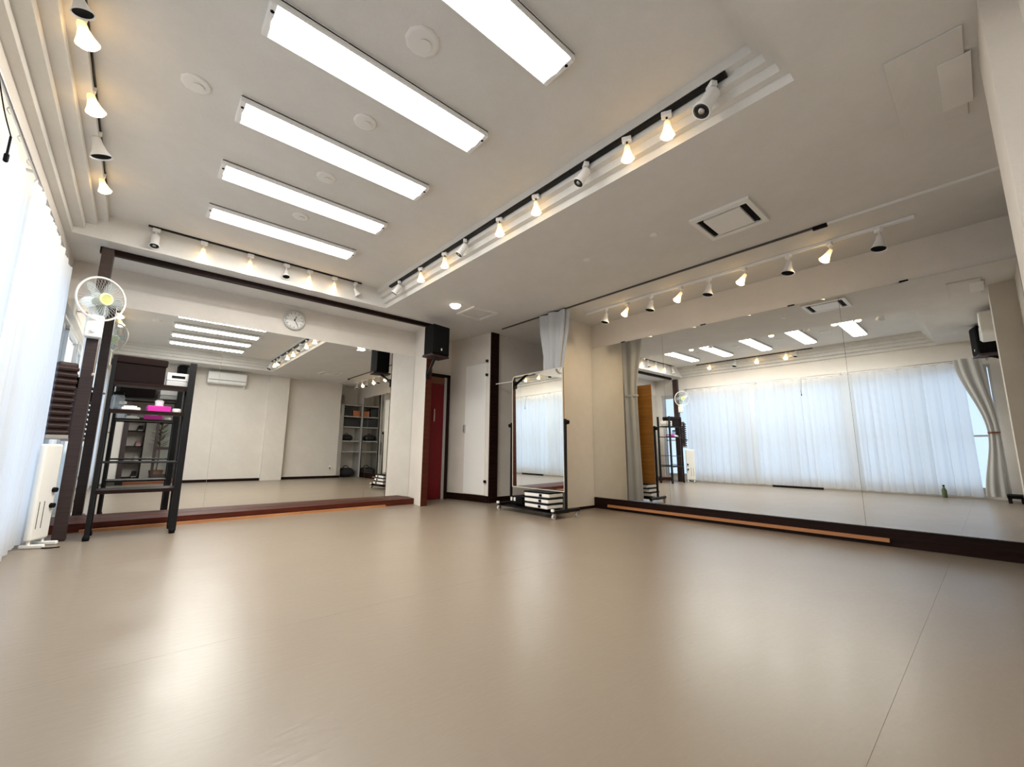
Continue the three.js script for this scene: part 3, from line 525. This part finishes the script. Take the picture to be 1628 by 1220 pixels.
// ---------------------------------------------------------------- mobile mirror on castors
{
  const X = 3.84, z0 = -4.345, z1 = -3.39;
  const m = thing('mobile_mirror', 'tall standing mirror on castors before the grey drape', 'mirror', { pos: [X, 0, (z0 + z1) / 2], turn: -0.026 });
  const w = (z1 - z0) / 2, hb = 0.29, ht = 1.79;
  const outline = (inset) => { const s = new THREE.Shape(), a = w - inset, b = hb + inset, t = ht - inset, r = 0.07; s.moveTo(-a, b); s.lineTo(a, b); s.lineTo(a, t - 0.012); s.quadraticCurveTo(a, t, a - 0.012, t); s.lineTo(-a + r, t); s.quadraticCurveTo(-a, t, -a, t - r); s.closePath(); return s; };
  // shape x runs along world +z after the turn, normal faces -x
  const face = (g) => g.rotateY(-Math.PI / 2).translate(0, -1.11, 0);
  const pan = new THREE.Group(); pan.name = 'panel'; m.add(pan); pan.position.y = 1.11; pan.rotation.z = 0.012;
  part(pan, 'back_board', face(new THREE.ExtrudeGeometry(outline(0.0), { depth: 0.016, bevelEnabled: false, curveSegments: 10 }).translate(0, 0, -0.012)), plywood, 'ochre plywood back');
  part(pan, 'glass', face(new THREE.ExtrudeGeometry(outline(0.012), { depth: 0.004, bevelEnabled: false, curveSegments: 10 }).translate(0, 0, 0.005)), mirrorMat);
  part(pan, 'edge_trim', face((() => { const s = outline(0); s.holes.push(new THREE.Path(outline(0.01).getPoints(10))); return new THREE.ExtrudeGeometry(s, { depth: 0.01, bevelEnabled: false, curveSegments: 10 }); })()), std(C(0.70, 0.66, 0.55), 0.4));
  for (const s of [-1, 1]) {
    part(m, 'post', rb(-0.015, 0.015, 0.09, 1.15, s * (w + 0.022) - 0.013, s * (w + 0.022) + 0.013, 0.004, 1), blackMetal);
    part(m, 'pivot_knob', new THREE.CylinderGeometry(0.026, 0.026, 0.04, 16).rotateX(Math.PI / 2).translate(0, 1.11, s * (w + 0.05)), blackPlastic);
    part(m, 'foot_bar', rb(-0.22, 0.22, 0.065, 0.1, s * (w + 0.022) - 0.02, s * (w + 0.022) + 0.02, 0.005, 1), blackMetal);
    for (const e of [-1, 1]) {
      const cz = s * (w + 0.022), cx = e * 0.195;
      const c = part(m, 'castor', [new THREE.CylinderGeometry(0.026, 0.026, 0.02, 18).rotateX(Math.PI / 2).translate(cx - 0.012, 0.026, cz)], std(C(0.62, 0.58, 0.52), 0.5));
      part(c, 'fork', [rb(cx - 0.022, cx + 0.012, 0.02, 0.068, cz - 0.017, cz - 0.012, 0.002, 1), rb(cx - 0.022, cx + 0.012, 0.02, 0.068, cz + 0.012, cz + 0.017, 0.002, 1), rb(cx - 0.022, cx + 0.014, 0.055, 0.068, cz - 0.017, cz + 0.017, 0.003, 1)], steel);
      if (e < 0) part(m, 'end_cap', rb(-0.236, -0.212, 0.085, 0.115, cz - 0.02, cz + 0.02, 0.006, 2), whitePlastic);
    }
  }
  part(m, 'cross_bar', rb(-0.02, 0.02, 0.066, 0.098, -w, w, 0.004, 1), blackMetal);
  part(m, 'shelf_board', rb(-0.2, 0.05, 0.058, 0.066, -w - 0.03, w + 0.03, 0.003, 1), blackMetal);
  // flat cases stored under the mirror
  const zb = -3.66;
  [['white flat case at the bottom of the stack under the mobile mirror', 0.0], ['white flat case in the middle of the stack under the mobile mirror', 0.062], ['white flat case on top of the stack under the mobile mirror', 0.124]].forEach(([label, y], k) => {
    const c = thing('flat_case', label, 'case', { pos: [X - 0.09 + 0.01 * k, 0.0995 + y, zb - 0.01 * k], turn: 0.05 * (k - 1) });
    part(c, 'shell', rb(-0.13, 0.13, 0, 0.052, -0.2, 0.2, 0.012, 2), whitePlastic);
    part(c, 'rim', rb(-0.134, 0.134, 0.044, 0.061, -0.204, 0.204, 0.005, 1), blackPlastic);
    part(c, 'clasp', rb(-0.139, -0.13, 0.01, 0.04, 0.05, 0.09, 0.003, 1), blackPlastic);
  });
  const o = thing('cable_box', 'small dark box with white plugs under the mobile mirror', 'box', { pos: [X - 0.03, 0.0995, -4.12] });
  part(o, 'case', rb(-0.08, 0.08, 0, 0.09, -0.12, 0.1, 0.008, 2), blackPlastic);
  for (const z of [-0.09, -0.03]) part(o, 'plug', rb(-0.095, -0.078, 0.03, 0.075, z - 0.014, z + 0.014, 0.004, 1), whitePlastic);
}
// ---------------------------------------------------------------- rear of the room, seen in the mirrors
{
  const a = thing('wall_air_conditioner', 'white wall air conditioner on the rear wall beside the column', 'air conditioner', { pos: [1.47, 2.26, ZR] });
  part(a, 'body', rb(-0.42, 0.36, 0, 0.28, -0.2, -0.002, 0.03, 4), whitePlastic);
  part(a, 'flap', rb(-0.38, 0.33, 0.02, 0.075, -0.208, -0.196, 0.006, 1), whitePlastic);
  part(a, 'gap', bx(-0.40, 0.34, 0.08, 0.09, -0.2015, -0.198), grille);
  part(a, 'pipe_cover', rb(0.31, 0.35, -0.06, 0.02, -0.06, -0.004, 0.01, 1), whitePlastic);
  const o = thing('wall_outlet', 'small wall outlet low on the rear wall', 'outlet', { pos: [4.02, 0.28, ZN] });
  part(o, 'plate', rb(-0.035, 0.035, -0.055, 0.055, -0.008, -0.001, 0.004, 1), whitePlastic);
  part(o, 'plug', rb(-0.016, 0.016, -0.03, 0.0, -0.035, -0.008, 0.004, 1), blackPlastic);
  // storage shelf in the niche
  const shelfMat = std(C(0.40, 0.385, 0.35), 0.6);
  const s = thing('storage_shelf', 'built-in storage shelf in the niche at the mirror end', 'shelf');
  for (const y of [2.05, 1.72, 1.42, 1.02, 0.72]) part(s, 'board', rb(4.31, 4.85, y - 0.03, y, 0.40, 0.84, 0.003, 1), shelfMat);
  for (const x of [4.31, 4.832]) part(s, 'upright', bx(x, x + 0.018, 0, 2.1, 0.41, 0.84), alum);
  const st = [['black storage crate on the upper niche shelf', 1.72, [4.34, 4.57], 0.25, C(0.012, 0.012, 0.013)], ['orange storage crate on the upper niche shelf', 1.72, [4.6, 4.8], 0.17, C(0.42, 0.14, 0.05)], ['black storage crate on the second niche shelf', 1.42, [4.34, 4.82], 0.24, C(0.014, 0.014, 0.015)]];
  for (const [label, y, [xa, xb], h, col] of st) { const c = thing('storage_crate', label, 'crate', { pos: [(xa + xb) / 2, y, 0.56] }); const w = (xb - xa) / 2; part(c, 'body', rb(-w, w, 0, h - 0.02, -0.13, 0.13, 0.008, 1), std(col, 0.6)); part(c, 'lid', rb(-w - 0.006, w + 0.006, h - 0.02, h, -0.136, 0.136, 0.006, 1), std(col, 0.5)); }
  for (const [label, y, x, r] of [['dark gym bag on the third niche shelf', 1.02, 4.5, 0.1], ['dark gym bag on the niche floor', 0, 4.55, 0.15]]) { const c = thing('gym_bag', label, 'bag', { pos: [x, y, 0.6] }); part(c, 'body', new THREE.CapsuleGeometry(r, 0.18, 6, 16).rotateZ(Math.PI / 2).scale(1, 0.85, 1).translate(0, r * 0.85, 0), std(C(0.02, 0.02, 0.02), 0.8)); part(c, 'handle', new THREE.TorusGeometry(r * 0.5, 0.01, 6, 18, Math.PI).translate(0, r * 1.6, 0), blackPlastic); }
  // entrance: wooden frame, glass door, step, shoe shelf and plant in the vestibule
  const e = thing('door_3', 'brown wooden entrance frame with a glazed sliding door', 'door', { kind: 'structure' });
  for (const x of [-0.25, 0.70]) part(e, 'jamb', metreUV(bx(x, x + 0.08, 0, 2.05, ZR - 0.03, ZR + 0.15), 1, 3), woodPost);
  part(e, 'lintel', metreUV(bx(-0.25, 0.78, 1.98, 2.06, ZR - 0.03, ZR + 0.15)), woodPost);
  part(e, 'threshold', metreUV(bx(-0.17, 0.70, 0, 0.1, ZR - 0.01, ZR + 0.15)), woodMid);
  part(e, 'sliding_leaf', [bx(0.28, 0.33, 0.1, 1.98, ZR + 0.05, ZR + 0.085), bx(0.65, 0.70, 0.1, 1.98, ZR + 0.05, ZR + 0.085), bx(0.33, 0.65, 0.1, 0.2, ZR + 0.05, ZR + 0.085), bx(0.33, 0.65, 0.72, 0.78, ZR + 0.05, ZR + 0.085), bx(0.33, 0.65, 1.9, 1.98, ZR + 0.05, ZR + 0.085)], woodPost);
  part(e, 'pane', bx(0.325, 0.655, 0.775, 1.905, ZR + 0.066, ZR + 0.07), clearGlass);
  part(e, 'pane', bx(0.325, 0.655, 0.195, 0.725, ZR + 0.066, ZR + 0.07), clearGlass);
  const sh = thing('shoe_shelf', 'dark shoe shelf in the entrance vestibule', 'shelf');
  for (const y of [0.1, 0.45, 0.8, 1.15, 1.45]) part(sh, 'board', bx(-0.66, 0.1, y - 0.02, y, 1.25, 1.58), woodDark);
  for (const x of [-0.68, 0.1]) part(sh, 'side', bx(x, x + 0.02, 0, 1.46, 1.25, 1.58), woodDark);
  const shoe = new THREE.Shape(); shoe.moveTo(0, 0); shoe.lineTo(0.24, 0); shoe.quadraticCurveTo(0.25, 0.045, 0.17, 0.055); shoe.quadraticCurveTo(0.1, 0.1, 0.0, 0.1); shoe.closePath();
  const tones = [['white', C(0.7, 0.7, 0.68)], ['pink', C(0.6, 0.3, 0.32)], ['black', C(0.02, 0.02, 0.02)]];
  [0.1, 0.45, 0.8, 1.15].forEach((y, r) => [-0.55, -0.3, -0.05].forEach((x, c) => {
    const [nm, col] = tones[(r + c) % 3], o2 = thing('shoe', `${nm} shoe on the ${['bottom', 'second', 'third', 'fourth'][r]} board of the dark vestibule shelf`, 'shoe', { pos: [x + 0.04, y, 1.54], turn: Math.PI / 2, group: 'shoes on the vestibule shelf' });
    part(o2, 'upper', new THREE.ExtrudeGeometry(shoe, { depth: 0.07, bevelEnabled: true, bevelSize: 0.008, bevelThickness: 0.008, bevelSegments: 1 }).translate(0.02, 0.02, 0), std(col, 0.7));
    part(o2, 'sole', rb(0.01, 0.275, 0, 0.018, -0.01, 0.08, 0.005, 1), std(C(0.6, 0.58, 0.55), 0.8));
  }));
  const pl = thing('potted_plant', 'leafy green potted plant in the entrance vestibule', 'plant', { pos: [0.4, 0, 1.2] });
  part(pl, 'pot', lathe([[0, 0], [0.1, 0], [0.13, 0.24], [0.14, 0.25], [0.12, 0.25], [0.1, 0.22], [0, 0.22]]), std(C(0.25, 0.13, 0.08), 0.8));
  part(pl, 'stem', tube([[0, 0.2, 0], [0.02, 0.6, 0.01], [-0.01, 1.1, 0], [0.02, 1.4, 0]], 0.014, 16, 6), woodMid);
  const lf = new THREE.Shape(); lf.moveTo(0, 0); lf.quadraticCurveTo(0.06, 0.08, 0, 0.22); lf.quadraticCurveTo(-0.06, 0.08, 0, 0);
  const leafMat = std(C(0.04, 0.12, 0.03), 0.5, { side: THREE.DoubleSide });
  const lg = new THREE.ExtrudeGeometry(lf, { depth: 0.002, bevelEnabled: false, curveSegments: 5 });
  for (let k = 0; k < 34; k++) { const l = part(pl, 'leaf', lg, leafMat); l.position.set(0.01, 0.75 + 0.7 * k / 34, 0); l.rotation.set(R(50 + 35 * rnd()), k * 2.4, 0, 'YXZ'); }
  const bb = thing('black_bench', 'low black bench on the floor under the pale drape', 'bench', { pos: [-0.24, 0, 0.15] });
  part(bb, 'seat', rb(-0.2, 0.12, 0.07, 0.12, -0.09, 0.09, 0.01, 2), blackPlastic);
  for (const x of [-0.17, 0.09]) for (const z of [-0.065, 0.065]) part(bb, 'leg', bx(x - 0.02, x + 0.02, 0, 0.07, z - 0.02, z + 0.02), blackMetal);
}

scene.traverse((o) => { if (o.isMesh) { o.castShadow = true; o.receiveShadow = true; } });
renderer.render(scene, camera);
